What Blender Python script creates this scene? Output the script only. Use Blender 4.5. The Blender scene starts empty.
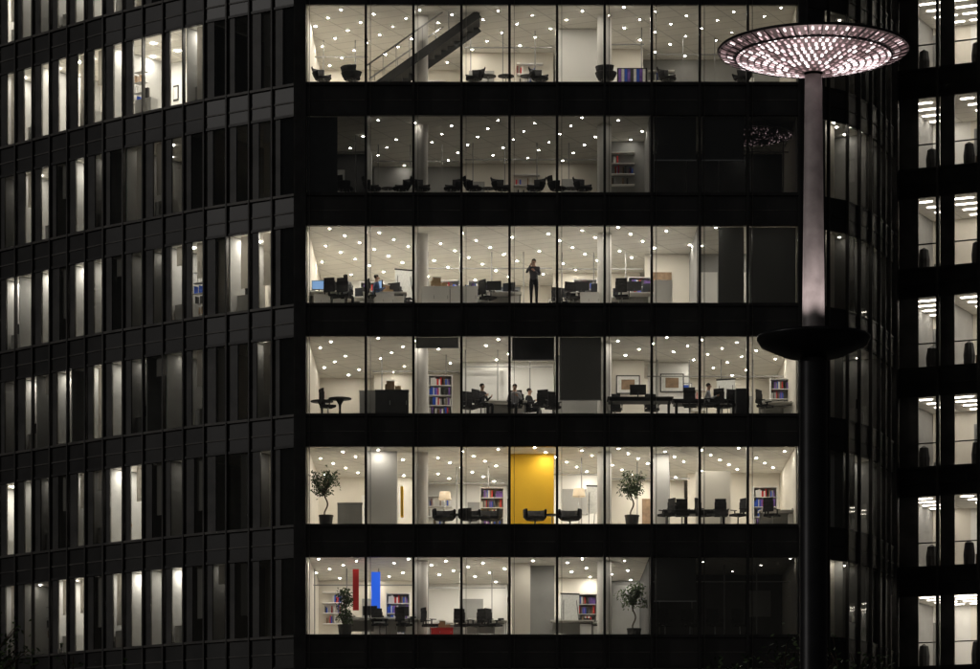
import bpy, bmesh, math, random
from mathutils import Vector, Matrix
random.seed(7)
D=120.0; CAMZ=1.6; S=27.6
scene=bpy.context.scene
def U(px): return (px-490)/S
ZF=lambda k: 13.05+4.0*k     # finished floor level of storey k
CH=2.9                        # clear height
# ------------------------------------------------------------ materials
MATS={}
def nt(name):
    m=bpy.data.materials.new(name); m.use_nodes=True
    MATS[name]=m
    return m,m.node_tree,m.node_tree.nodes["Principled BSDF"]
def mat(name,col,rough=.6,metal=0,var=.15,scale=3,bump=0,spec=.5):
    m,t,b=nt(name)
    tc=t.nodes.new("ShaderNodeTexCoord"); n=t.nodes.new("ShaderNodeTexNoise")
    n.inputs["Scale"].default_value=scale; n.inputs["Detail"].default_value=4
    t.links.new(tc.outputs["Object"],n.inputs["Vector"])
    r=t.nodes.new("ShaderNodeValToRGB")
    r.color_ramp.elements[0].position=.3; r.color_ramp.elements[1].position=.7
    r.color_ramp.elements[0].color=[c*(1-var) for c in col]+[1]
    r.color_ramp.elements[1].color=[min(1,c*(1+var)) for c in col]+[1]
    t.links.new(n.outputs["Fac"],r.inputs["Fac"]); t.links.new(r.outputs["Color"],b.inputs["Base Color"])
    b.inputs["Roughness"].default_value=rough; b.inputs["Metallic"].default_value=metal
    b.inputs["Specular IOR Level"].default_value=spec
    if bump:
        bp=t.nodes.new("ShaderNodeBump"); bp.inputs["Strength"].default_value=bump
        t.links.new(n.outputs["Fac"],bp.inputs["Height"]); t.links.new(bp.outputs["Normal"],b.inputs["Normal"])
    return m
def emis(name,col,st,sample=True):
    m,t,b=nt(name)
    b.inputs["Base Color"].default_value=(*[c*.5 for c in col],1)
    b.inputs["Emission Color"].default_value=(*col,1); b.inputs["Emission Strength"].default_value=st
    if not sample: m.cycles.emission_sampling='NONE'
    return m
def glass(name,tint,refl=.05,bump=.02):
    m,t,b=nt(name); t.nodes.remove(b)
    out=[n for n in t.nodes if n.type=='OUTPUT_MATERIAL'][0]
    tr=t.nodes.new("ShaderNodeBsdfTransparent"); tr.inputs[0].default_value=(*tint,1)
    gl=t.nodes.new("ShaderNodeBsdfGlossy"); gl.inputs["Roughness"].default_value=.02
    fr=t.nodes.new("ShaderNodeFresnel"); fr.inputs[0].default_value=1.5
    mx=t.nodes.new("ShaderNodeMixShader")
    tc=t.nodes.new("ShaderNodeTexCoord"); n=t.nodes.new("ShaderNodeTexNoise"); n.inputs["Scale"].default_value=.7
    bp=t.nodes.new("ShaderNodeBump"); bp.inputs["Strength"].default_value=bump
    t.links.new(tc.outputs["Object"],n.inputs["Vector"]); t.links.new(n.outputs["Fac"],bp.inputs["Height"])
    t.links.new(bp.outputs["Normal"],gl.inputs["Normal"])
    t.links.new(fr.outputs[0],mx.inputs[0]); t.links.new(tr.outputs[0],mx.inputs[1]); t.links.new(gl.outputs[0],mx.inputs[2])
    t.links.new(mx.outputs[0],out.inputs[0]); return m
def fabric(name,col,tl=.5):
    m,t,b=nt(name); out=[n for n in t.nodes if n.type=='OUTPUT_MATERIAL'][0]
    b.inputs["Base Color"].default_value=(*col,1); b.inputs["Roughness"].default_value=.95
    tr=t.nodes.new("ShaderNodeBsdfTranslucent"); tr.inputs[0].default_value=(*col,1)
    mx=t.nodes.new("ShaderNodeMixShader"); mx.inputs[0].default_value=tl
    tc=t.nodes.new("ShaderNodeTexCoord"); wv=t.nodes.new("ShaderNodeTexWave"); wv.bands_direction='Z'; wv.inputs["Scale"].default_value=6
    t.links.new(tc.outputs["Object"],wv.inputs["Vector"]); bp=t.nodes.new("ShaderNodeBump"); bp.inputs["Strength"].default_value=.3
    t.links.new(wv.outputs["Fac"],bp.inputs["Height"]); t.links.new(bp.outputs["Normal"],b.inputs["Normal"])
    t.links.new(b.outputs[0],mx.inputs[1]); t.links.new(tr.outputs[0],mx.inputs[2]); t.links.new(mx.outputs[0],out.inputs[0])
mat("frame_metal",(.035,.034,.033),.45,.3,.3,2)
mat("fin_metal",(.10,.094,.085),.5,.2,.4,1.5)
mat("mullion_dark",(.055,.052,.048),.5,.2,.5,1.0)
mat("spandrel",(.024,.023,.022),.35,0,.6,.8)
mat("panel_grey",(.07,.067,.062),.5,0,.5,1.0)
glass("window_glass",(.95,.96,.94))
mat("concrete",(.3,.29,.27),.8,0,.1,1)
m,t,b=nt("ceiling")
tc=t.nodes.new("ShaderNodeTexCoord"); mp=t.nodes.new("ShaderNodeMapping"); mp.inputs["Rotation"].default_value=(0,0,.45)
bk=t.nodes.new("ShaderNodeTexBrick"); bk.offset=0; bk.inputs["Scale"].default_value=1
bk.inputs["Color1"].default_value=(.75,.73,.67,1); bk.inputs["Color2"].default_value=(.71,.69,.64,1); bk.inputs["Mortar"].default_value=(.42,.41,.38,1)
bk.inputs["Brick Width"].default_value=1.5; bk.inputs["Row Height"].default_value=.75; bk.inputs["Mortar Size"].default_value=.015
t.links.new(tc.outputs["Object"],mp.inputs[0]); t.links.new(mp.outputs[0],bk.inputs["Vector"]); t.links.new(bk.outputs["Color"],b.inputs["Base Color"]); b.inputs["Roughness"].default_value=.9
mat("carpet",(.46,.44,.40),.95,0,.15,2)
mat("wall_cream",(.74,.70,.62),.85,0,.08,.5)
mat("wall_white",(.80,.79,.76),.8,0,.05,.5)
mat("wall_grey",(.32,.32,.31),.8,0,.15,.7)
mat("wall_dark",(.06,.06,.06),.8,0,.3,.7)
mat("wood",(.26,.17,.10),.5,0,.3,5)
mat("wall_yellow",(.85,.50,.02),.7,0,.06,.6)
mat("red",(.6,.03,.03),.5,0,.1); mat("blue",(.03,.1,.55),.5,0,.1); mat("purple",(.2,.1,.4),.5,0,.6,4)
mat("black_plastic",(.012,.012,.013),.6,0,.2,5)
mat("dark_fabric",(.02,.019,.02),.9,0,.3,9)
mat("column_paint",(.6,.58,.55),.6,0,.08,1)
mat("steel",(.35,.35,.35),.35,.9,.1,5)
fabric("blind_fabric",(.22,.22,.215)); fabric("blind_light",(.6,.58,.54))
mat("mast_paint",(.34,.31,.305),.5,.1,.25,3,.05)
mat("lamp_dark",(.025,.025,.027),.4,.5,.2,3)
mat("lamp_back",(.34,.28,.28),.35,.5,.2,3)
mat("asphalt",(.05,.05,.05),.9,0,.2,2,.2); mat("paving",(.25,.24,.22),.85,0,.2,1,.1); mat("grass_ground",(.05,.06,.04),1,0,.3,.5)
mat("bark",(.07,.05,.035),.9,0,.3,9,.4); mat("leaf_dark",(.035,.06,.02),.7,0,.4,6); mat("leaf_light",(.07,.11,.035),.7,0,.3,6)
mat("pot",(.03,.03,.03),.5,0,.2)
mat("skin",(.5,.3,.21),.6,0,.06,9); mat("shirt_white",(.42,.42,.45),.85,0,.1,8); mat("shirt_grey",(.07,.07,.08),.85,0,.1,8); mat("shirt_blue",(.1,.16,.3),.85,0,.1,8); mat("shirt_dark",(.03,.03,.035),.9,0,.2,8)
mat("trousers",(.012,.012,.016),.9,0,.2,8); mat("shoes",(.01,.008,.007),.4,0,.1); mat("hair",(.02,.013,.008),.8,0,.4,30); mat("paper",(.75,.75,.72),.8,0,.1,14)
mat("eye",(.05,.04,.04),.2); mat("cardboard",(.4,.28,.16),.9,0,.15,6)
WARM=(1,.925,.82)
for nm,st in (("downlight_full",1050),("downlight_mid",600),("downlight_low",170),("downlight_faint",30),("wing_full",1800),("wing_mid",900),("wing_low",120)): emis(nm,WARM,st)
emis("strip_light",(1,.92,.84),20); emis("screen",(.3,.55,1),.4,False); emis("blue_neon",(.015,.12,.8),.7,False); emis("lamp_shade_lit",(1,.8,.55),.3,False)
emis("facet_hot",(1,.85,.86),3.8,False); emis("facet_mid",(1,.72,.75),1.0,False); emis("facet_dim",(.9,.6,.62),.25,False)  # emission stands in for lamp light mirrored by a dish
# ------------------------------------------------------------ mesh builder
class MB:
    def __init__(s): s.v=[];s.f=[];s.m=[];s.names=[]
    def mi(s,n):
        if n not in s.names: s.names.append(n)
        return s.names.index(n)
    def poly(s,pts,m):
        b=len(s.v); s.v+= [tuple(p) for p in pts]; s.f.append(tuple(range(b,b+len(pts)))); s.m.append(s.mi(m))
    def prism(s,plan,z0,z1,m):
        n=len(plan); b=len(s.v)
        s.v+=[(p[0],p[1],z0) for p in plan]+[(p[0],p[1],z1) for p in plan]
        i=s.mi(m)
        fs=[tuple(range(b+n-1,b-1,-1)),tuple(range(b+n,b+2*n))]+[(b+j,b+(j+1)%n,b+n+(j+1)%n,b+n+j) for j in range(n)]
        s.f+=fs; s.m+=[i]*len(fs)
    def box(s,x0,x1,y0,y1,z0,z1,m): s.prism([(x0,y0),(x1,y0),(x1,y1),(x0,y1)],z0,z1,m)
    def bbox(s,c,sz,m,rot=None):
        b=len(s.v); R=rot or Matrix.Identity(3)
        for dz in (-.5,.5):
            for dx,dy in ((-.5,-.5),(.5,-.5),(.5,.5),(-.5,.5)):
                p=Vector(c)+R@Vector((dx*sz[0],dy*sz[1],dz*sz[2])); s.v.append(tuple(p))
        fs=[(b+3,b+2,b+1,b),(b+4,b+5,b+6,b+7)]+[(b+j,b+(j+1)%4,b+4+(j+1)%4,b+4+j) for j in range(4)]
        s.f+=fs; s.m+=[s.mi(m)]*6
    def tube(s,p0,p1,r0,r1,m,n=10,cap=True):
        p0=Vector(p0);p1=Vector(p1); d=(p1-p0).normalized()
        a=d.orthogonal().normalized(); c=d.cross(a); b=len(s.v)
        for p,r in ((p0,r0),(p1,r1)):
            for j in range(n):
                t=2*math.pi*j/n; s.v.append(tuple(p+a*math.cos(t)*r+c*math.sin(t)*r))
        fs=[(b+j,b+(j+1)%n,b+n+(j+1)%n,b+n+j) for j in range(n)]
        if cap: fs+=[tuple(range(b+n-1,b-1,-1)),tuple(range(b+n,b+2*n))]
        s.f+=fs; s.m+=[s.mi(m)]*len(fs)
    def lathe(s,cx,cy,prof,m,n=24,a0=0,a1=2*math.pi):
        b=len(s.v); full=abs(a1-a0-2*math.pi)<1e-6; k=n if full else n+1
        for r,z in prof:
            for j in range(k):
                t=a0+(a1-a0)*j/n; s.v.append((cx+r*math.cos(t),cy+r*math.sin(t),z))
        for i in range(len(prof)-1):
            for j in range(n):
                j2=(j+1)%k; s.f.append((b+i*k+j,b+i*k+j2,b+(i+1)*k+j2,b+(i+1)*k+j)); s.m.append(s.mi(m))
    def mesh(s,name,smooth=False):
        me=bpy.data.meshes.new(name); me.from_pydata(s.v,[],s.f)
        for n in s.names: me.materials.append(MATS[n])
        me.polygons.foreach_set("material_index",s.m)
        if smooth: me.polygons.foreach_set("use_smooth",[True]*len(s.f))
        me.update(); return me
    def obj(s,name,parent=None,smooth=False):
        o=bpy.data.objects.new(name,s.mesh(name,smooth)); scene.collection.objects.link(o)
        if parent: o.parent=parent
        return o
def empty(name,loc=(0,0,0)):
    e=bpy.data.objects.new(name,None); e.location=loc; scene.collection.objects.link(e); return e
def put(name,me,loc,rz=0,sc=1):
    o=bpy.data.objects.new(name,me); o.location=loc; o.rotation_euler=(0,0,rz); o.scale=(sc,)*3
    scene.collection.objects.link(o); return o
# ------------------------------------------------------------ curved strip of facade
class Strip:
    def __init__(s,pts,bay):
        P=[Vector(p) for p in pts]; L=[0]
        for a,b in zip(P,P[1:]): L.append(L[-1]+(b-a).length)
        n=max(1,round(L[-1]/bay)); s.n=n; s.P=[]
        for i in range(n+1):
            t=L[-1]*i/n
            for j in range(len(L)-1):
                if t<=L[j+1]+1e-6:
                    s.P.append(P[j].lerp(P[j+1],(t-L[j])/(L[j+1]-L[j]))); break
        s.N=[]
        for i in range(n+1):
            a=s.P[max(0,i-1)]; b=s.P[min(n,i+1)]; t=(b-a).normalized(); s.N.append(Vector((-t.y,t.x)))
        s.w=L[-1]/n; s.L=L[-1]
    def B(s,i,u,d):
        return s.P[i].lerp(s.P[i+1],u)+s.N[i].lerp(s.N[i+1],u)*d
    def plan(s,i,u0,u1,d0,d1): return [s.B(i,u0,d0),s.B(i,u1,d0),s.B(i,u1,d1),s.B(i,u0,d1)]
KS=range(-3,8)
TOP=ZF(8)
def disc(mb,x,y,z,r,m,n=6):
    mb.poly([(x+r*math.cos(2*math.pi*j/n),y+r*math.sin(2*math.pi*j/n),z) for j in range(n,0,-1)],m)

# ============================================================ main building
bld=empty("office_building",(2,D,0))
def attach(mb,name,smooth=False,parent=None):
    p=parent or bld
    o=mb.obj(name,None,smooth); o.parent=p; o.matrix_parent_inverse=Matrix.Translation(-p.location); return o
X0,X1=U(305),U(799)
mull=[U(p) for p in (305,366,413.5,461.5,509.5,557,604.5,651.5,699.5,747.5,799)]
fa=MB(); gl=MB(); st=MB(); wa=MB(); li=MB(); bl=MB()
for k in KS:
    zf=ZF(k); zc=zf+CH
    st.box(X0,X1,D+.12,D+14,zc+.03,zf+4-.03,"concrete")
    st.poly([(X0,D+.1,zc),(X0,D+14,zc),(X1,D+14,zc),(X1,D+.1,zc)],"ceiling")
    st.poly([(X0,D+.1,zf),(X1,D+.1,zf),(X1,D+14,zf),(X0,D+14,zf)],"carpet")
    st.box(X0,X0+.08,D+.3,D+14,zf+.004,zc-.004,"wall_cream"); st.box(X1-.08,X1,D+.3,D+14,zf+.004,zc-.004,"wall_cream")
    for a,b in zip(mull,mull[1:]):
        fa.box(a+.03,b-.03,D-.02,D+.1,zc+.02,zf+4.0-.02,"spandrel")
        fa.box(a+.03,b-.03,D-.035,D-.021,zc+.50,zc+.53,"fin_metal")
        gl.poly([(a+.02,D,zf),(b-.02,D,zf),(b-.02,D,zc),(a+.02,D,zc)],"window_glass")
    fa.box(X0,X1,D-.12,D+.098,zf-.06,zf+.05,"frame_metal")
    fa.box(X0,X1,D-.08,D+.098,zc-.05,zc+.03,"frame_metal")
for x in mull: fa.box(x-.045,x+.045,D-.22,D+.06,0,TOP,"frame_metal")
for x in mull[:-1]: fa.box(x+.16,x+.175,D-.20,D-.03,0,TOP,"fin_metal")
fa.box(X0-.35,X0-.05,D-.15,D+.4,0,TOP,"frame_metal"); fa.box(X1+.05,X1+.3,D-.15,D+.4,0,TOP,"frame_metal")

LV={1:"downlight_full",.6:"downlight_mid",.3:"downlight_low",.1:"downlight_faint"}
def section(k,a,b,d,wall,lv,sp=1.55,part=None):
    zf=ZF(k); zc=zf+CH
    wa.box(a+.01,b-.01,D+d,D+d+.1,zf+.005,zc-.005,wall)
    if part: wa.box(b-.05,b+.004,D+.35,D+d-.01,zf+.005,zc-.005,part)
    rg=random.Random(int(a*100)+k*17)
    if lv:
        th=(.42,-.33,.36,-.4,.3,.45)[k%6]; c,s_=math.cos(th),math.sin(th); q=sp*.93
        for i in range(-18,19):
            for j in range(-18,19):
                x=c*i*q-s_*j*q*.92+.3; y=s_*i*q+c*j*q*.92+.8
                if a+.12<x<b-.12 and .3<y<d-.25 and rg.random()>.06:
                    disc(li,x,D+y,zc-.02,.039,LV[lv])
                    li.tube((x,D+y,zc-.016),(x,D+y,zc-.003),.06,.06,"steel",8)
        x=a+.25
        while x<b-1.1:
            w_=rg.uniform(.7,1.2); r=rg.random()
            if r<.3: wa.box(x,x+w_*.8,D+d-.03,D+d-.005,zf+.006,zf+2.2,rg.choice(["wood","wall_grey","wall_white"]))
            elif r<.5:
                for zz in (1.2,1.6,2.0,2.4): wa.box(x,x+w_,D+d-.3,D+d-.005,zf+zz,zf+zz+.03,"wall_white")
                for q_ in range(22):
                    xx=x+rg.random()*(w_-.1); zz=rg.choice((1.23,1.63,2.03)); wa.box(xx,xx+.05,D+d-.22,D+d-.03,zf+zz+.002,zf+zz+rg.uniform(.2,.32),rg.choice(["wall_dark","wood","paper","blue","wall_grey","red","wall_white"]))
            elif r<.62: wa.box(x,x+w_,D+d-.03,D+d-.005,zf+1.3,zf+2.3,"wall_grey")
            x+=w_+rg.uniform(.3,1.0)
        if d>5 and rg.random()<.8:
            dd=d*rg.uniform(.4,.6); x=a+rg.uniform(.1,.5)
            wa.box(a+.1,b-.1,D+dd,D+dd+.05,zf+2.25,zf+2.29,"wall_grey")
            while x<b-.2: wa.box(x,x+.04,D+dd-.004,D+dd+.054,zf+.006,zc-.006,"wall_grey"); x+=1.2
def col(k,x,y,r=.27,m="column_paint"):
    wa.tube((x,D+y,ZF(k)+.004),(x,D+y,ZF(k)+CH-.004),r,r,m,24,False)
section(5,X0,U(366),9,"wall_cream",1,1.4); section(5,U(366),U(461),9,"wall_cream",.6,1.4)
section(5,U(461),U(557),6.5,"wall_cream",.6,1.5); section(5,U(557),U(604),3.2,"wall_white",1,1.5); section(5,U(604),U(651),6,"wall_cream",1,1.4)
section(5,U(651),X1,7.5,"wall_grey",.3,1.4)
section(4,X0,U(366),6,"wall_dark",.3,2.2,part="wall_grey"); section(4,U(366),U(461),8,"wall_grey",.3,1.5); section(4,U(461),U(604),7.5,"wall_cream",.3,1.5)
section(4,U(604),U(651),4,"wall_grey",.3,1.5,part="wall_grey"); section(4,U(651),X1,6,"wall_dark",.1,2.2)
section(3,X0,U(413),10,"wall_white",1,1.5); section(3,U(413),U(557),11,"wall_cream",1,1.55); section(3,U(557),U(651),8.5,"wall_cream",1,1.5)
section(3,U(651),U(699),5,"wall_cream",1,1.5,part="wall_grey"); section(3,U(699),X1,5,"wall_grey",.6,1.6)
section(2,X0,U(366),9,"wall_cream",.6,1.5); section(2,U(366),U(461),8,"wall_cream",.6,1.5); section(2,U(461),U(557),5.5,"wall_white",1,1.5)
section(2,U(557),U(604),4,"wall_grey",.3,1.4); section(2,U(604),U(651),5,"wall_cream",.6,1.5); section(2,U(651),X1,9,"wall_cream",.6,1.5)
section(1,X0,U(413),8,"wall_cream",.6,1.5); section(1,U(413),U(509),10,"wall_white",1,1.5); section(1,U(509),U(604),7,"wall_white",1,1.5)
section(1,U(604),U(699),9,"wall_cream",1,1.5); section(1,U(699),X1,7,"wall_cream",.6,1.5)
section(0,X0,U(413),8,"wall_cream",.6,1.6); section(0,U(413),U(509),9,"wall_white",1,1.6); section(0,U(509),U(604),7,"wall_cream",1,1.5)
section(0,U(604),U(651),8,"wall_grey",.6,1.6,part="wall_dark"); section(0,U(651),X1,6,"wall_dark",.1,2.6)
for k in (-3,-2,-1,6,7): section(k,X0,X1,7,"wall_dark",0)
for k in range(-3,8):
    col(k,U(420),1.6,.26); col(k,U(606),1.6,.26)
wa.box(U(365),U(396),D+1.3,D+1.9,ZF(1)+.005,ZF(1)+CH-.005,"wall_white")
wa.box(U(656),U(672),D+2,D+2.4,ZF(1)+.005,ZF(1)+CH-.005,"wall_white")
wa.box(U(512),U(531),D+2.2,D+3.6,ZF(0)+.005,ZF(0)+CH-.005,"wall_cream")
wa.box(U(531)+.005,U(556),D+3.0,D+3.2,ZF(0)+.005,ZF(0)+CH-.005,"wall_grey")
wa.box(U(511),U(555),D+2.0,D+2.3,ZF(1)+.005,ZF(1)+CH-.005,"wall_yellow")
wa.box(U(399),U(402),D+2.0,D+2.3,ZF(1)+.6,ZF(1)+1.7,"wall_yellow")
wa.box(U(461),U(507),D+3.3,D+3.4,ZF(2)+.005,ZF(2)+2.2,"wall_white")
wa.box(U(655),U(674),D+1.0,D+1.1,ZF(3)+.005,ZF(3)+1.1,"wall_white")
wa.box(U(655),U(699),D+5.5,D+5.6,ZF(2)+.005,ZF(2)+CH-.01,"wall_white")
wa.box(U(700),U(736),D+2.6,D+2.7,ZF(1)+.005,ZF(1)+2.35,"wall_cream")
wa.box(U(351),U(357),D+1.5,D+1.7,ZF(0)+1.1,ZF(0)+2.6,"red")
wa.box(U(369),U(378),D+2.4,D+2.5,ZF(0)+.9,ZF(0)+2.6,"blue_neon")
def blind(k,p0,p1,top,bot,m="blind_fabric"):
    bl.box(U(p0)+.1,U(p1)-.1,D+.18,D+.2,ZF(k)+bot,ZF(k)+top,m)
    bl.box(U(p0)+.08,U(p1)-.08,D+.165,D+.215,ZF(k)+bot-.04,ZF(k)+bot,"steel")
blind(3,747,799,2.85,.05); blind(3,716,747,2.85,.05); blind(2,557,604,2.85,.6); blind(2,509.5,557,2.85,2.05,"wall_dark"); blind(4,304,340,2.85,.05,"wall_dark")
blind(2,413,461,2.85,2.5,"wall_grey")
for k,p0,p1 in ((4,652,699),(4,700,747),(0,652,699)): blind(k,p0,p1,2.85,1.3)
attach(fa,"facade_frame"); attach(gl,"glazing"); attach(st,"floor_slabs"); attach(wa,"interior_walls"); attach(li,"ceiling_downlights"); attach(bl,"window_blinds")

# ============================================================ wings
WLV={1:"wing_full",.6:"wing_mid",.3:"wing_low",.1:"downlight_faint"}
def wing(pts,bay,parent,prefix,litf,depthf,panel,panelmat="panel_grey",strip=False,fin=.32,ledge=.14,ledgem="fin_metal",fm="mullion_dark"):
    s=Strip(pts,bay); F=MB();G=MB();R=MB();Lm=MB()
    for i in range(s.n):
        F.prism(s.plan(i,0,.06,-fin,0.02),0,TOP,fm)
        for k in KS:
            zf=ZF(k); zc=zf+CH
            F.prism(s.plan(i,.07,1,-.02,.10),zc+.03,zf+3.95,"spandrel")
            F.prism(s.plan(i,.065,1,-ledge,.09),zf-.05,zf+.04,ledgem)
            F.prism(s.plan(i,.065,1,-ledge*.6,.09),zc-.06,zc+.03,"frame_metal")
            F.prism(s.plan(i,.065,1,-.05,-.021),zc+.45,zc+.50,ledgem)
            d=depthf(s,i); lv,blf=litf(s,i,k)
            p0,p1=panel(i,k)
            if p1>p0: F.prism(s.plan(i,max(p0,.075),p1,-.01,.06),zf+.041,zc-.061,panelmat)
            a=s.B(i,.07,.0);b=s.B(i,1,.0)
            G.poly([(a.x,a.y,zf+.04),(b.x,b.y,zf+.04),(b.x,b.y,zc-.06),(a.x,a.y,zc-.06)],"window_glass")
            if d<.5:
                F.prism(s.plan(i,.07,1,.12,.16),zf,zc,"wall_dark"); continue
            q=s.plan(i,0,1,.1,d)
            R.poly([(p.x,p.y,zc) for p in q],"ceiling"); R.poly([(p.x,p.y,zf) for p in q],"carpet")
            R.prism(s.plan(i,0,1,.105,.3),zc+.01,zf+3.98,"concrete")
            wm="wall_cream" if (i*7+k*3)%5 else "wall_white"
            R.poly([(q[3].x,q[3].y,zf),(q[2].x,q[2].y,zf),(q[2].x,q[2].y,zc),(q[3].x,q[3].y,zc)],wm)
            R.poly([(p.x,p.y,zc+.05) for p in q],"concrete")
            prev=litf(s,i-1,k)[0] if i else None
            if prev!=lv or (i+k)%4==0: R.prism(s.plan(i,0.0,.05,.14,d),zf+.005,zc-.005,"wall_grey")
            if i==s.n-1: R.prism(s.plan(i,.95,1,.14,d),zf+.005,zc-.005,"wall_grey")
            if lv:
                if strip:
                    for dd in (.9,1.9,2.9,3.9):
                        if dd<d-.2:
                            R.poly([(p.x,p.y,zc-.03) for p in reversed(s.plan(i,.1 if (k+i)%2 else .4,.7 if k%3 else .95,dd,dd+.10))],"strip_light")
                    F.prism(s.plan(i,p1+.005,1,-.03,.05),zf+.95,zf+.99,"frame_metal")
                    h=.35+.5*((i*7+k*5)%5)/5
                    sh=.12*((i*3+k*2)%4)
                    bx=s.B(i,.55+sh*.8,.7)
                    R.lathe(bx.x,bx.y,[(.22,zf+.02),(.24,zf+.5),(.18,zf+.75+h*.4),(.02,zf+.85+h*.4)],"black_plastic",10)
                    R.prism(s.plan(i,.74,.93,1.0,1.5),zf+.02,zf+h,"wood" if k%2 else "wall_grey")
                    if (i+k)%3==0: R.prism(s.plan(i,.45,.98,2.4,2.5),zf+.02,zf+2.0,"wall_grey")
                else:
                    for dd in ((.9,d*.66) if d>2 else (d*.5,)):
                        p=s.B(i,.35+.3*((i+k)%2),dd); disc(Lm,p.x,p.y,zc-.02,.045,WLV[lv])
            if blf: R.prism(s.plan(i,.5,.97,.16,.18),zf+blf,zc-.08,"blind_light")
            if lv and not strip and (i*5+k*11)%3==0 and d>1.5:
                R.prism(s.plan(i,.1,.9,.5,.9),zf+.005,zf+.75,("wall_grey","wall_dark","wall_white")[(i+k)%3])
                R.prism(s.plan(i,.4,.7,.55,.65),zf+.76,zf+1.15,"black_plastic")
            if lv and not strip and (i*7+k*3)%5==0 and d>1.8:
                for zz in (.4,.8,1.2,1.6,2.0): R.prism(s.plan(i,.45,.98,1.1,1.35),zf+zz,zf+zz+.03,"wall_grey")
                for q_ in range(8):
                    u=.47+.06*q_; zz=(.43,.83,1.23,1.63)[(q_*3+i)%4]; R.prism(s.plan(i,u,u+.05,1.12,1.3),zf+zz+.002,zf+zz+.28,("wall_dark","wood","paper","blue")[(q_+k)%4])
            if lv and (i*3+k*7)%4==0 and d>2.5:
                R.prism(s.plan(i,.3,.6,d-.04,d-.01),zf+1.4,zf+2.0,"wall_dark"); R.prism(s.plan(i,.34,.56,d-.06,d-.045),zf+1.47,zf+1.93,"paper")
            if lv and (i*3+k*5)%5==1 and d>2.5:
                R.prism(s.plan(i,.5,.95,d-.06,d-.02),zf+.01,zf+2.2,"wall_grey")
    a=s.P[-1]; F.prism([a+Vector((-.06,-.2)),a+Vector((.06,-.2)),a+Vector((.06,.1)),a+Vector((-.06,.1))],0,TOP,fm)
    attach(F,prefix+"_frame",parent=parent);attach(G,prefix+"_glazing",parent=parent);attach(R,prefix+"_rooms",parent=parent)
    if Lm.f: attach(Lm,prefix+"_downlights",parent=parent)
    return s
PAT={6:".......fffffmffffmmm",5:"....fffffffffffmmmmm",4:".....lll.lf.mmlfmfmf",3:".ff.mmll.mf.fmffmfmm",2:".l..ll.lmf.mlmlmffmm",1:".l...l.fflm.lmffmfmm",0:"f..l.fmff.ffllmffmmm",
     7:"....ffff.mmff.mmmmmm"}
LC={'f':1,'m':.6,'l':.3,'.':0}
def litL(s,i,k):
    j=s.n-1-i
    if k not in PAT: return (0,0)
    c=PAT[k][j] if 0<=j<len(PAT[k]) else 'm'
    rr=random.Random(i*31+k*7); b=0
    if rr.random()<.45: b=rr.choice([.1,.9,1.5,2.1])
    return (LC[c],b)
def depL(s,i):
    d=(s.n-1-i)*s.w*1.1
    return min(3.4,d)
def panL(i,k):
    r=random.Random(i*13+k*5).random()
    return (0.07,.30+.25*r) if r<.85 else (0,0)
wing([(-25.5,136.6),(-23.5,134.2),(-19.2,129.7),(-14.6,125.5),(-10.5,122.3),(-7.05,120.1)],1.05,bld,"west_wing",litL,depL,panL,fin=.12,ledge=.10)
def litR(s,i,k):
    if k<0: return (0,0)
    r=random.Random(i*3+k*19).random()
    return (.3 if r<.3 else (.1 if r<.8 else 0), 0)
wing([(11.45,120.1),(12.9,121),(14.3,123.2),(15.4,126.5),(15.9,130.5),(16.1,133.2)],1.0,bld,"east_bend",litR,lambda s,i:max(0,min(3,(s.P[i].x-11.7)*.9)),lambda i,k:(0,0),fin=.12,ledge=.04,ledgem="frame_metal")
rb=empty("office_building",(19,132,0))
def litE(s,i,k): return (1 if k>=0 else 0,0)
wing([(16.38,133.5),(19.8,131.9),(22.6,130.3),(27,128)],1.60,rb,"wing",litE,lambda s,i:4.6,lambda i,k:(.07,.42) if i%2 else (.07,.54),"panel_grey",True,.2,.06,"frame_metal")

# ============================================================ roofs
rf=MB(); rf.box(X0-.3,X1+.3,D-.1,D+14.5,TOP,TOP+.6,"concrete"); attach(rf,"roof")

# ============================================================ street lamp
lamp=empty("street_lamp",(5.86,60,0)); LX,LY=5.86,60
def lat(mb,name,sm=False): return attach(mb,name,sm,lamp)
mz=12.7; tz=17.92; R=1.72; dep=.42
m=MB(); m.lathe(LX,LY,[(.34,.1),(.34,.4),(.25,.5),(.25,mz-.25)],"lamp_dark",32); m.lathe(LX,LY,[(.5,.1),(.5,.14),(.3,.16)],"lamp_dark",32); lat(m,"lower_mast",True)
m=MB(); m.lathe(LX,LY,[(.215,mz-.1),(.205,mz+.3),(.155,tz-dep-.02)],"mast_paint",32)
lat(m,"upper_mast",True)
m=MB(); m.lathe(LX,LY,[(.25,mz-.36),(.55,mz-.30),(.95,mz-.12),(1.03,mz),(1.03,mz+.05),(.98,mz+.05),(.9,mz-.06),(.22,mz-.1)],"lamp_dark",48); lat(m,"uplight_bowl",True)
prof=lambda r: tz-dep*(1-(r/R)**1.3)
m=MB()
m.lathe(LX,LY,[(.17,prof(.17))]+[(r,prof(r)) for r in (.4,.7,1.0,1.3,1.6,R)],"lamp_back",64)
m.lathe(LX,LY,[(R,prof(R)),(R+.025,tz+.02),(R,tz+.05),(1.2,tz+.12),(.01,tz+.16)],"lamp_dark",64)
lat(m,"reflector_dish",True)
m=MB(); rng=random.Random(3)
r=.26
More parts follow.
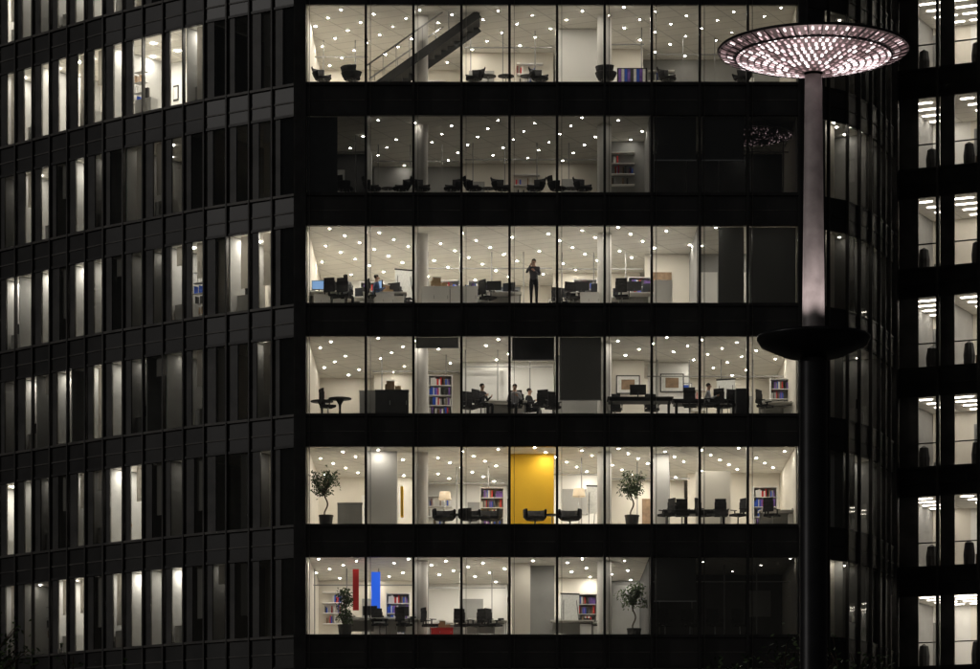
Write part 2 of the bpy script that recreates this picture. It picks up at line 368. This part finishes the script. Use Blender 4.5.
while r<1.69:
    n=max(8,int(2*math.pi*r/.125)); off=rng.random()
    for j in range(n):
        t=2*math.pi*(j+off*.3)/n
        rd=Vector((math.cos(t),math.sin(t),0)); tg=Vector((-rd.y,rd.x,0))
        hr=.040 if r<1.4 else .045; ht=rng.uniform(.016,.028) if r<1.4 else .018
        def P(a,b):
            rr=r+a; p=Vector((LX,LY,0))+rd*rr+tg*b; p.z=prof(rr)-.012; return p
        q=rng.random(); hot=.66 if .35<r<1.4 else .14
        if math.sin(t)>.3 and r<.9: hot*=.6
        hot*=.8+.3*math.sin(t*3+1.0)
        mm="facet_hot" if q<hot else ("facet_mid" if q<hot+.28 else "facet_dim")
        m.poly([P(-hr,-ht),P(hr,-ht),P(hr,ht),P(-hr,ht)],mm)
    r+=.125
lat(m,"facet_glints")  # glowing quads imitate the uplight reflected in the mirrored dish
m=MB()
for j in range(40):
    t=2*math.pi*j/40; rd=Vector((math.cos(t),math.sin(t),0))
    m.tube(Vector((LX,LY,prof(1.40)-.02))+rd*1.40,Vector((LX,LY,tz-.015))+rd*R,.010,.010,"lamp_dark",5)
m.lathe(LX,LY,[(1.40,prof(1.40)-.004),(1.40,prof(1.40)-.03),(1.43,prof(1.43)-.03),(1.43,prof(1.43)-.004)],"lamp_dark",48)
lat(m,"dish_ribs")
for j in range(4):
    t=math.pi/4+j*math.pi/2
    l=bpy.data.lights.new("uplight","SPOT"); l.energy=135; l.color=(1,.86,.83); l.spot_size=math.radians(110); l.spot_blend=.8; l.shadow_soft_size=.05
    o=bpy.data.objects.new("uplight",l); scene.collection.objects.link(o); o.parent=lamp
    o.location=(.85*math.cos(t),.85*math.sin(t),mz+.02)
    o.rotation_euler=Vector((-.10*math.cos(t),-.10*math.sin(t),1)).to_track_quat('-Z','Y').to_euler()

# ============================================================ furniture meshes
def me_lounge():
    b=MB()
    b.lathe(0,0,[(.02,.34),(.28,.34),(.31,.38),(.30,.43),(.02,.44)],"dark_fabric",20)
    a0,a1=-.15,math.pi+.15
    b.lathe(0,0,[(.28,.36),(.35,.45),(.40,.58),(.385,.61),(.35,.60),(.31,.45),(.28,.38)],"dark_fabric",20,a0,a1)
    b.lathe(0,0,[(.36,.54),(.43,.78),(.40,.81),(.34,.54)],"dark_fabric",14,.6,math.pi-.6)
    for t in (.8,2.34,3.93,5.5): b.tube((.18*math.cos(t),.18*math.sin(t),.35),(.3*math.cos(t),.3*math.sin(t),0),.013,.011,"steel",6)
    return b.mesh("lounge_chair",True)
def me_tub():
    b=MB()
    b.lathe(0,0,[(.02,.30),(.33,.30),(.37,.36),(.36,.44),(.02,.46)],"dark_fabric",24)
    b.lathe(0,0,[(.33,.28),(.43,.38),(.44,.64),(.42,.68),(.36,.67),(.34,.44),(.33,.3)],"dark_fabric",24,-.5,math.pi+.5)
    b.tube((0,0,.3),(0,0,.04),.035,.035,"steel",10); b.lathe(0,0,[(.26,0),(.26,.02),(.03,.05)],"steel",20)
    return b.mesh("tub_chair",True)
def me_office():
    b=MB()
    b.bbox((0,0,.48),(.46,.46,.08),"dark_fabric")
    for i in range(4):
        b.bbox((0,.24+.015*abs(i-1.5),.66+.13*i),(.44-.03*max(0,i-2),.045,.125),"dark_fabric")
    b.bbox((0,.27,.55),(.06,.03,.2),"black_plastic")
    for sx in (-1,1):
        b.bbox((sx*.26,.0,.68),(.05,.26,.03),"black_plastic"); b.bbox((sx*.26,.05,.57),(.03,.04,.2),"black_plastic")
    b.tube((0,0,.44),(0,0,.1),.03,.03,"steel",8)
    for j in range(5):
        t=j*1.2566; e=(.3*math.cos(t),.3*math.sin(t),.06); b.tube((0,0,.11),e,.022,.015,"black_plastic",6); b.tube((e[0],e[1],.03),(e[0]*1.0+.03,e[1],.03),.03,.03,"black_plastic",8)
    return b.mesh("office_chair")
def me_desk():
    b=MB(); b.box(-.8,.8,-.38,.38,.71,.74,"wall_white")
    for x in (-.74,.74):
        b.box(x-.025,x+.025,-.34,.34,.0,.03,"steel"); b.box(x-.02,x+.02,-.03,.03,.03,.708,"steel")
    b.box(-.7,.7,.34,.36,.3,.705,"wall_grey"); b.box(.3,.7,-.3,.3,.05,.6,"wall_white")
    b.bbox((-.5,.1,.80),(.3,.22,.1),"paper"); b.bbox((.55,0,.79),(.22,.3,.08),"black_plastic")
    return b.mesh("desk")
def me_monitor():
    b=MB(); b.box(-.27,.27,-.02,.02,.12,.46,"black_plastic"); b.poly([(-.25,-.024,.14),(.25,-.024,.14),(.25,-.024,.44),(-.25,-.024,.44)],"screen")
    b.tube((0,.02,0.01),(0,.02,.2),.02,.02,"black_plastic",8); b.box(-.12,.12,-.08,.1,0,.012,"black_plastic"); return b.mesh("computer_monitor")
def me_rtable():
    b=MB(); b.lathe(0,0,[(.01,.74),(.42,.74),(.42,.71),(.01,.70)],"black_plastic",28)
    b.lathe(0,0,[(.16,.70),(.05,.5),(.035,.3),(.06,.1),(.24,.02),(.24,0)],"black_plastic",20); return b.mesh("round_table",True)
def me_sidetable():
    b=MB(); b.lathe(0,0,[(.01,.5),(.3,.5),(.3,.475),(.01,.47)],"black_plastic",24); b.tube((0,0,.47),(0,0,.03),.02,.02,"steel",8); b.lathe(0,0,[(.2,0),(.2,.015),(.02,.03)],"steel",20); return b.mesh("side_table")
def me_ltable():
    b=MB(); b.box(-1.2,1.2,-.45,.45,.70,.75,"black_plastic"); b.box(-1.15,1.15,-.4,.4,.6,.70-.002,"black_plastic")
    for x in (-1.05,1.05):
        for y in (-.35,.35): b.tube((x,y,.6),(x,y,0),.035,.025,"black_plastic",8)
    return b.mesh("meeting_table")
def me_cab(m,w=1.0,h=.8):
    b=MB(); b.box(-w/2,w/2,-.22,.22,.05,h-.03,m); b.box(-w/2-.015,w/2+.015,-.235,.235,h-.03+.002,h,m); b.box(-w/2+.03,w/2-.03,-.2,.2,0,.048,"black_plastic")
    n=2
    for i in range(n):
        x0=-w/2+.01+i*w/n; b.box(x0+.01,x0+w/n-.02,-.235,-.222,.07,h-.05,m); b.box(x0+w/n-.09,x0+w/n-.07,-.25,-.237,h*.45,h*.6,"steel")
    return b.mesh("cabinet")
def me_flamp():
    b=MB(); b.lathe(0,0,[(.16,0),(.16,.02),(.02,.03)],"steel",20); b.tube((0,0,.03),(0,0,1.5),.012,.012,"steel",8)
    b.lathe(0,0,[(.24,1.38),(.2,1.66),(.19,1.66),(.23,1.385)],"lamp_shade_lit",24); return b.mesh("floor_lamp",True)
def me_picture(m):
    b=MB(); b.box(-.45,.45,-.02,0,0,.7,"black_plastic"); b.poly([(-.41,-.024,.04),(.41,-.024,.04),(.41,-.024,.66),(-.41,-.024,.66)],"paper"); b.box(-.25,.25,-.03,-.026,.16,.54,m); return b.mesh("framed_picture")
def me_bookcase(seed):
    rg=random.Random(seed); b=MB(); w=.9
    for x in (-w/2,w/2-.03): b.box(x,x+.03,-.16,.16,0,1.95,"wall_white")
    b.box(-w/2+.032,w/2-.032,.14,.158,.02,1.93,"wall_grey")
    for i in range(6):
        z=.04+i*.37; b.box(-w/2+.032,w/2-.032,-.155,.135,z,z+.025,"wall_white")
        if i<5:
            x=-w/2+.05
            while x<w/2-.1:
                q=rg.uniform(.03,.07)
                if rg.random()<.8: b.box(x,x+q,-.12,.1,z+.027,z+.027+rg.uniform(.2,.31),rg.choice(["wall_dark","wood","paper","blue","wall_grey","red","wall_white","purple"]))
                x+=q+.006
    return b.mesh("bookcase")
def me_flip():
    b=MB(); b.bbox((0,0,1.35),(.7,.03,1.0),"paper"); b.bbox((0,0,1.88),(.74,.05,.05),"black_plastic")
    for x,y in ((-.35,-.3),(.35,-.3),(0,.45)): b.tube((0 if x==0 else x*.7,.02,1.8),(x,y,0),.012,.012,"black_plastic",6)
    return b.mesh("flip_chart")
def me_boxes():
    b=MB(); b.box(-.22,.2,-.15,.15,0,.26,"cardboard"); b.box(-.15,.2,-.12,.14,.262,.44,"cardboard"); b.box(-.17,.22,-.14,-.122,.40,.442,"paper"); b.box(.23,.5,-.12,.12,0,.2,"cardboard"); return b.mesh("cardboard_boxes")
def me_plant(h,seed,spread=.42,slim=False):
    rg=random.Random(seed); b=MB()
    b.lathe(0,0,[(.01,0),(.21,0),(.26,.42),(.275,.42),(.275,.46),(.24,.46),(.23,.40),(.01,.40)],"pot",20)
    pts=[]; z=.39
    while z<h*.6: pts.append(Vector((.06*math.sin(z*9),.06*math.cos(z*9),z))); z+=.08
    for p,q in zip(pts,pts[1:]): b.tube(p,q,.028,.026,"bark",7,False)
    top=pts[-1]; cz=h*.74
    cl=[]
    for j in range(34):
        t=rg.random()*6.28; rr=spread*(rg.random()**.5); c=Vector((rr*math.cos(t),rr*math.sin(t),cz+rg.uniform(-.25,.26)*h*.62)) 
        if slim: c.x*=.6;c.y*=.6;c.z=.5+rg.random()*(h-.55)
        b.tube(top if c.z>top.z-.1 else Vector((0,0,max(.4,c.z-.2))),c,.01,.004,"bark",5,False); cl.append(c)
    for c in cl:
        for q in range(26):
            p=c+Vector((rg.gauss(0,.085),rg.gauss(0,.085),rg.gauss(0,.085)))
            a=Vector((rg.uniform(-1,1),rg.uniform(-1,1),rg.uniform(-1,.6))).normalized(); o=a.orthogonal().normalized()*.028
            L=rg.uniform(.08,.14); b.poly([p,p+a*L*.5+o,p+a*L,p+a*L*.5-o],"leaf_dark" if q%3 else "leaf_light")
    return b.mesh("potted_tree")
Mlo,Mtub,Mof,Mde,Mmo,Mrt,Mst,Mlt=me_lounge(),me_tub(),me_office(),me_desk(),me_monitor(),me_rtable(),me_sidetable(),me_ltable()
Mcw,Mcg,Mcb=me_cab("wall_white",1.0,.85),me_cab("wall_grey",.9,1.1),me_cab("black_plastic",1.2,1.0)
Mfl=me_flamp(); Mpic=me_picture("wood"); Mpic2=me_picture("blue"); Mbc,Mbc2=me_bookcase(1),me_bookcase(2); Mfc=me_flip(); Mbx=me_boxes()
def at(name,me,k,px,d,rz=0,dz=0,sc=1): return put(name,me,(U(px)*(1+d/D),D+d,ZF(k)+dz+.003),rz,sc)
for px,r in ((323,.9),(352,2.6),(474,-.8),(540,.8),(606,2.9),(668,.9),(742,-.6)): at("lounge_chair",Mlo,5,px,.75,r)
for px in (488,506,528): at("side_table",Mst,5,px,.8)
for px,r in ((373,1.2),(401,-1.1),(422,.9),(452,-1),(474,1.3),(502,.8),(535,-.9),(558,1.6),(584,.9),(345,2)): at("lounge_chair",Mlo,4,px,.8,r)
for px in (388,488,571): at("side_table",Mst,4,px,.9,0,0,.85)
for px,d in ((325,1.6),(352,2.6),(385,1.7),(400,3.4),(440,3),(475,2.6),(500,1.7),(570,3),(588,1.8),(610,2.6),(640,1.8)):
    at("desk",Mde,3,px,d)
    at("computer_monitor",Mmo,3,px-6,d,(px%7-3)*.35 if px%2 else 3.0,.74)
    at("computer_monitor",Mmo,3,px+9,d+.1,2.7,.74,.9)
for px,d,r in ((332,.9,2.8),(560,2.2,.4),(622,1.0,3),(450,2.2,.3),(404,2.0,1),(488,1.2,2.2),(573,1.2,.4)): at("office_chair",Mof,3,px,d,r)
for px in (436,464): at("cabinet",Mcw,3,px,1.1)
at("cabinet",Mcg,3,508,2.5); at("cabinet",Mcw,3,384,1.0,.2,0,.7); at("cabinet",Mcw,3,322,.8,.1,0,.6); at("cabinet",Mcw,3,590,.9,0,0,.7)
for px,d,m_ in ((448,5.2,Mbc),(480,5.3,Mbc2),(372,5.5,Mbc2),(585,5,Mbc),(640,4.6,Mbc2)): at("bookcase",m_,3,px,d)
at("flip_chart",Mfc,3,404,3.0,.4); at("cardboard_boxes",Mbx,3,436,1.1,.2,.86,.8); at("cardboard_boxes",Mbx,3,385,1.7,.5,.75,.7)
at("round_table",Mrt,2,340,.8); at("round_table",Mrt,2,322,1.4)
at("cabinet",Mcb,2,392,.7); at("cabinet",Mcg,2,372,1.4); at("cardboard_boxes",Mbx,2,390,.7,.1,1.01,.8)
at("meeting_table",Mlt,2,640,.9); at("meeting_table",Mlt,2,705,1.4)
for px,d,r in ((470,1.3,.5),(540,.9,-.4),(553,1.3,.4),(615,1.8,0),(652,1.8,.2),(735,.8,.4),(690,.9,3),(722,1.1,2.6),(328,1,2)): at("office_chair",Mof,2,px,d,r)
at("desk",Mde,2,505,1.6); at("computer_monitor",Mmo,2,638,.9,3.1,.75,1.1); at("cabinet",Mcb,2,741,.8,math.pi/2)
at("framed_picture",Mpic,2,672,5.45,0,1.75); at("framed_picture",Mpic,2,628,4.95,0,1.6); at("framed_picture",Mpic2,2,686,5.45,0,1.75,.5)
at("desk",Mde,2,780,1.8,.4); at("office_chair",Mof,2,765,1,1); at("bookcase",Mbc,2,440,2.8,.1); at("bookcase",Mbc2,2,782,3.6); at("flip_chart",Mfc,2,726,3.4,-.3)
for px,r in ((444,.2),(470,1.2),(490,-.3),(535,.2),(570,-.2)): at("tub_chair",Mtub,1,px,.7,r)
for px in (457,552): at("side_table",Mst,1,px,.8)
at("floor_lamp",Mfl,1,445,3.2); at("floor_lamp",Mfl,1,579,2.4)
for px in (666,682,704,721,738): at("office_chair",Mof,1,px,.8,(px*7)%3-1)
at("meeting_table",Mlt,1,695,1.7); at("desk",Mde,1,780,1.6); at("office_chair",Mof,1,772,.9,2.5); at("cabinet",Mcg,1,350,2.2); at("bookcase",Mbc2,1,492,4.0); at("bookcase",Mbc,1,765,3.8); at("flip_chart",Mfc,1,596,3.2,.2)
at("potted_tree",me_plant(2.25,1),1,326,.7); at("potted_tree",me_plant(2.15,4),1,632,.7)
at("potted_tree",me_plant(1.75,2,.3,True),0,345,.6); at("potted_tree",me_plant(2.3,9,.5),0,634,2.0)
for px,d in ((366,1.1),(398,1.4)): at("desk",Mde,0,px,d); at("computer_monitor",Mmo,0,px+4,d,2.9,.74)
for px,r in ((380,.5),(405,2.4)): at("office_chair",Mof,0,px,.8,r)
at("cabinet",Mcw,0,384,1.9); at("bookcase",Mbc,0,398,3.5); at("bookcase",Mbc2,0,585,3.8); at("flip_chart",Mfc,0,570,3.3,.3); at("cardboard_boxes",Mbx,0,442,.7,0,.36,.6)
me_red=me_cab("red",.8,.35); at("cabinet",me_red,0,442,.7)
for px,r in ((430,2),(462,.4),(478,-.6),(494,1)): at("office_chair",Mof,0,px,1.0,r)
for px in (455,486,572,585): at("desk",Mde,0,px,2.0+(px%2)*.8)
for px in (665,690,715,740): at("office_chair",Mof,0,px,1,.3)
p=MB(); p.box(-.55,.55,-.03,0,0,.75,"black_plastic")
for j in range(9): p.box(-.5+j*.111,-.5+j*.111+.1,-.04,-.031,.04,.71,("purple","paper","blue","purple","wall_dark","paper","blue","purple","paper")[j])
put("abstract_painting",p.mesh("abstract_painting"),(U(634),D+1.6,ZF(5)+.25))
sc_=MB(); n=17
for j in range(n):
    x=-.0+j*.24; z=.17*(j+1); sc_.box(x,x+.28,-.9,.9,z-.04,z,"wall_dark")
L=n*.24; ang=math.atan2(.17,.24); Rm=Matrix.Rotation(-ang,3,'Y')
for y in (-.95,.95):
    sc_.bbox((L/2,y,.17*n/2-.05),(L/math.cos(ang),.05,.3),"wall_dark",Rm)
    sc_.bbox((L/2,y,.17*n/2+.95),(L/math.cos(ang),.05,.05),"steel",Rm)
    for j in range(0,n,2): sc_.tube((j*.24+.1,y,.17*j),(j*.24+.1,y,.17*j+1.05),.012,.012,"steel",6)
put("staircase",sc_.mesh("staircase"),(U(366),D+2.0,ZF(5)+.003))
pd=MB(); pd.lathe(0,0,[(.02,.1),(1.3,.04),(1.5,0),(1.3,-.03),(.02,-.05)],"lamp_dark",40)  # added disc behind the glass, standing in for a reflected lamp dish
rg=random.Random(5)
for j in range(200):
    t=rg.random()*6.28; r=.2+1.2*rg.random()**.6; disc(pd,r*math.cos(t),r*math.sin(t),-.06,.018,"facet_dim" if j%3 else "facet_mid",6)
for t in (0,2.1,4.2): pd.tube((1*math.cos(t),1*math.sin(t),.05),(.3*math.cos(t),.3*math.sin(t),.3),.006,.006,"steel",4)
put("dish_reflection",pd.mesh("dish_reflection"),(U(758),D+1.8,ZF(4)+2.58))

# ============================================================ people
def skinned(verts,edges,rad,sub=1):
    me=bpy.data.meshes.new("t"); me.from_pydata(verts,edges,[]); o=bpy.data.objects.new("t",me); scene.collection.objects.link(o)
    md=o.modifiers.new("s","SKIN"); 
    for v,r in zip(me.skin_vertices[0].data,rad): v.radius=r if isinstance(r,tuple) else (r,r)
    me.skin_vertices[0].data[0].use_root=True
    md.use_smooth_shade=True
    if sub: o.modifiers.new("u","SUBSURF").levels=sub
    dg=bpy.context.evaluated_depsgraph_get(); dg.update()
    e=bpy.data.meshes.new_from_object(o.evaluated_get(dg)); bpy.data.objects.remove(o); return e
def person(name,loc,rz,J,shirt,phone=False,hairm="hair"):
    J={k:Vector(v) for k,v in J.items()}
    order=["pel","spi","che","nkb","nck","jaw","sku","crn","shR","elR","wrR","shL","elL","wrL","hpR","knR","anR","toR","hpL","knL","anL","toL","hdR","hdL"]
    def palm(s):
        d=(J["wr"+s]-J["el"+s]).normalized(); return J["wr"+s]+d*.075
    J["hdR"]=palm("R");J["hdL"]=palm("L")
    rad={"pel":(.155,.11),"spi":(.135,.10),"che":(.16,.115),"nkb":(.09,.08),"nck":.056,"jaw":(.062,.07),"sku":(.078,.092),"crn":(.062,.07),"shR":.066,"elR":.042,"wrR":.029,"hpR":.095,"knR":.062,"anR":.042,"toR":(.042,.03),"hdR":(.036,.02)}
    for k in list(rad):
        if k.endswith("R"): rad[k[:-1]+"L"]=rad[k]
    E=[("pel","spi"),("spi","che"),("che","nkb"),("nkb","nck"),("nck","jaw"),("jaw","sku"),("sku","crn")]
    for s in "RL": E+=[("che","sh"+s),("sh"+s,"el"+s),("el"+s,"wr"+s),("wr"+s,"hd"+s),("pel","hp"+s),("hp"+s,"kn"+s),("kn"+s,"an"+s),("an"+s,"to"+s)]
    me=skinned([J[k] for k in order],[(order.index(a),order.index(b)) for a,b in E],[rad[k] for k in order],2)
    names=["skin",shirt,"trousers","shoes",hairm,"eye","black_plastic"]
    bmx=bmesh.new(); bmx.from_mesh(me)
    lab={("pel","spi"):1,("spi","che"):1,("che","nkb"):1}
    for a,b in E:
        x=a[:2]
        if (a,b) in lab: continue
        lab[(a,b)]={"ch":1,"sh":1,"el":1,"wr":0,"pe":2,"hp":2,"kn":2,"an":3}.get(x,0)
    for f in bmx.faces:
        c=f.calc_center_median(); best=9;bi=0
        for (a,b),l in lab.items():
            A,B=J[a],J[b]; t=max(0,min(1,(c-A).dot(B-A)/max(1e-6,(B-A).length_squared))); d=(c-(A+(B-A)*t)).length
            if d<best: best=d;bi=l
        if bi==0 and c.z>J["jaw"].z+.045 and (c.y>J["sku"].y-.035 or c.z>J["sku"].z+.045) : bi=4 if (c-J["sku"]).length<.16 else 0
        f.material_index=bi; f.smooth=True
    def addm(m2,mi):
        n0=len(bmx.faces); bmx.from_mesh(m2); bmx.faces.ensure_lookup_table()
        for f in bmx.faces[n0:]: f.material_index=mi; f.smooth=True
    h=J["sku"]; 
    def ell(c,sc,mi,seg=8):
        ret=bmesh.ops.create_uvsphere(bmx,u_segments=seg,v_segments=6,radius=1,matrix=Matrix.Translation(c)@Matrix.Diagonal((*sc,1)))
        for v in ret["verts"]:
            for f in v.link_faces: f.material_index=mi; f.smooth=True
    ell(h+Vector((0,-.095,-.03)),(.013,.022,.026),0)
    for sx in (-1,1):
        ell(h+Vector((sx*.03,-.083,-.0)),(.012,.008,.007),5); ell(h+Vector((sx*.08,.0,-.02)),(.01,.02,.03),0)
    ell(h+Vector((0,-.083,-.068)),(.024,.008,.007),5)
    ell(h+Vector((0,.02,.03)),(.084,.092,.075),4,14)
    for s,sg in (("R",-1),("L",1)):
        d=(J["wr"+s]-J["el"+s]).normalized(); side=d.cross(Vector((0,-1,.2))).normalized()
        nrm=d.cross(side).normalized()
        base=J["hd"+s]
        for q,(o,l) in enumerate(((-.027,.062),(-.009,.072),(.009,.068),(.027,.052))):
            p0=base+side*o-d*.01; p1=p0+d*l*.5+nrm*.004; p2=p1+(d*.8+nrm*.6)*l*.32; p3=p2+(d*.4+nrm*.9)*l*.3
            addm(skinned([p0,p1,p2,p3],[(0,1),(1,2),(2,3)],[.0095,.009,.0085,.007],1),0)
        p0=base-d*.045+side*.02; p1=p0+side*.03+d*.02+nrm*.01; p2=p1+d*.03+nrm*.015
        addm(skinned([p0,p1,p2],[(0,1),(1,2)],[.012,.0105,.008],1),0)
    if phone:
        c=J["hdR"]+Vector((.028,0,.03))
        ret=bmesh.ops.create_cube(bmx,size=1,matrix=Matrix.Translation(c)@Matrix.Rotation(.35,4,'X')@Matrix.Diagonal((.009,.068,.14,1)))
        for v in ret["verts"]:
            for f in v.link_faces: f.material_index=6
    idx=[f.material_index for f in bmx.faces]
    out=bpy.data.meshes.new(name); bmx.to_mesh(out); bmx.free()
    out.materials.clear()
    for n in names: out.materials.append(MATS[n])
    out.polygons.foreach_set("material_index",idx); out.update()
    return put(name,out,loc,rz)
base=dict(pel=(0,0,.96),spi=(0,0,1.14),che=(0,0,1.33),nkb=(0,.0,1.46),nck=(0,-.0,1.52),jaw=(0,-.02,1.57),sku=(0,-.012,1.655),crn=(0,0,1.70),
 shR=(-.185,0,1.41),elR=(-.24,.02,1.12),wrR=(-.25,-.08,.88),shL=(.185,0,1.41),elL=(.24,.02,1.12),wrL=(.25,-.08,.88),
 hpR=(-.09,0,.90),knR=(-.095,-.02,.50),anR=(-.10,.03,.09),toR=(-.12,-.13,.035),hpL=(.09,0,.90),knL=(.10,-.02,.50),anL=(.10,.03,.09),toL=(.13,-.13,.035))
std=dict(base); std.update(elR=(-.25,-.16,1.22),wrR=(-.125,-.09,1.49),elL=(.22,-.08,1.14),wrL=(.05,-.23,1.27))
person("standing_man",(U(534),D+.45,ZF(3)+.006),-.15,std,"shirt_grey",True)
sit=dict(base); dz=-.46
for k_ in ("pel","spi","che","nkb","nck","jaw","sku","crn","shR","shL","elR","elL","hpR","hpL"):
    x,y,z=base[k_]; sit[k_]=(x,y-(.05 if z>1.3 else 0),z+dz)
sit.update(elR=(-.25,-.1,.70),wrR=(-.16,-.34,.80),elL=(.25,-.1,.70),wrL=(.16,-.34,.80),hpR=(-.09,-.02,.50),hpL=(.09,-.02,.50),
 knR=(-.13,-.44,.50),knL=(.13,-.44,.50),anR=(-.13,-.42,.09),anL=(.13,-.42,.09),toR=(-.14,-.57,.035),toL=(.14,-.57,.035))
def seated(px,d,k,rz,sh):
    person("seated_person",(U(px)*(1+d/D),D+d,ZF(k)+.006),rz,sit,sh); put("office_chair",Mof,(U(px)*(1+d/D),D+d,ZF(k)+.003),rz)
seated(481,.9,2,.9,"shirt_dark"); seated(515,1.0,2,-.2,"shirt_white"); seated(528,1.9,2,1.2,"shirt_dark"); seated(707,.8,2,1.6,"shirt_white"); seated(375,1.0,3,1.8,"shirt_blue"); seated(345,.9,3,2.8,"shirt_white")
person("standing_person",(-13.9,D+6.4,ZF(3)+.006),.5,base,"shirt_dark")
person("standing_person",(-13.9,D+6.4,ZF(1)+.006),2.2,base,"shirt_blue")

# ============================================================ ground, street
def sheet(name,x0,x1,y0,y1,z,m):
    b=MB(); b.poly([(x0,y0,z),(x1,y0,z),(x1,y1,z),(x0,y1,z)],m); return b.obj(name)
sheet("ground",-900,900,-300,1500,0,"grass_ground"); sheet("road",-400,400,66,80,.004,"asphalt")
b=MB()
for i in range(-40,41): b.box(i*6,i*6+3,72.9,73.05,.008,.009,"paper")
b.obj("road_markings")
b=MB(); b.box(-400,400,80,119.5,0,.12,"paving"); b.obj("pavement")
b=MB(); b.box(-400,400,52,66,0,.12,"paving"); b.obj("pavement")
def tree(x,y,h,seed,rad):
    rg=random.Random(seed); b=MB(); root=Vector((x,y,.1)); tips=[]
    def br(p,d,L,r,lv):
        q=p+d*L; b.tube(p,q,r,r*.65,"bark",7,False)
        if lv==0: tips.append(q); return
        for j in range(3+(lv>1)):
            nd=(d*.9+Vector((rg.uniform(-1,1),rg.uniform(-1,1),rg.uniform(-.1,.7)))*.8).normalized(); br(q,nd,L*rg.uniform(.55,.75),r*.6,lv-1)
        if lv<3: tips.append(q)
    br(root,Vector((0,0,1)),h*.36,.16,4)
    for c in tips:
        if rg.random()<.25: continue
        for q in range(9):
            p=c+Vector((rg.gauss(0,.25),rg.gauss(0,.25),rg.gauss(0,.22))); a=Vector((rg.uniform(-1,1),rg.uniform(-1,1),rg.uniform(-1,.5))).normalized(); o=a.orthogonal().normalized()*.05
            L=rg.uniform(.14,.24); b.poly([p,p+a*L*.5+o,p+a*L,p+a*L*.5-o],"leaf_dark" if rg.random()<.7 else "leaf_light")
    return b.obj("tree")
tree(-14.6,100,12.0,1,2); tree(11.2,100,11.2,5,2); tree(-6,102,8.2,8,2); tree(18,104,9,11,2)

# ============================================================ world, camera
w=bpy.data.worlds.new("World"); scene.world=w; w.use_nodes=True; t=w.node_tree
sky=t.nodes.new("ShaderNodeTexSky"); sky.sky_type='NISHITA'; sky.sun_disc=False; sky.sun_elevation=math.radians(-3); sky.sun_rotation=math.radians(200)
hs=t.nodes.new("ShaderNodeHueSaturation"); hs.inputs["Saturation"].default_value=.35
t.links.new(sky.outputs[0],hs.inputs["Color"]); t.links.new(hs.outputs[0],t.nodes["Background"].inputs[0]); t.nodes["Background"].inputs[1].default_value=.25
sl=bpy.data.lights.new("west_fill","SUN"); sl.energy=.2; sl.angle=math.radians(3); sl.color=(1,.95,.9); so=bpy.data.objects.new("west_fill",sl); scene.collection.objects.link(so)  # unseen fill from the left, added to lift the west wing
so.rotation_euler=Vector((.85,.30,-.35)).to_track_quat('-Z','Y').to_euler()
cam=bpy.data.cameras.new("camera"); co=bpy.data.objects.new("camera",cam); scene.collection.objects.link(co)
co.location=(0,0,CAMZ); co.rotation_euler=(math.radians(90),0,0)
cam.sensor_width=36; cam.lens=36*S*D/980; cam.shift_y=617.5/980; cam.clip_end=3000; cam.clip_start=.5
scene.camera=co
scene.view_settings.view_transform='Standard'; scene.view_settings.look='None'; scene.view_settings.exposure=0
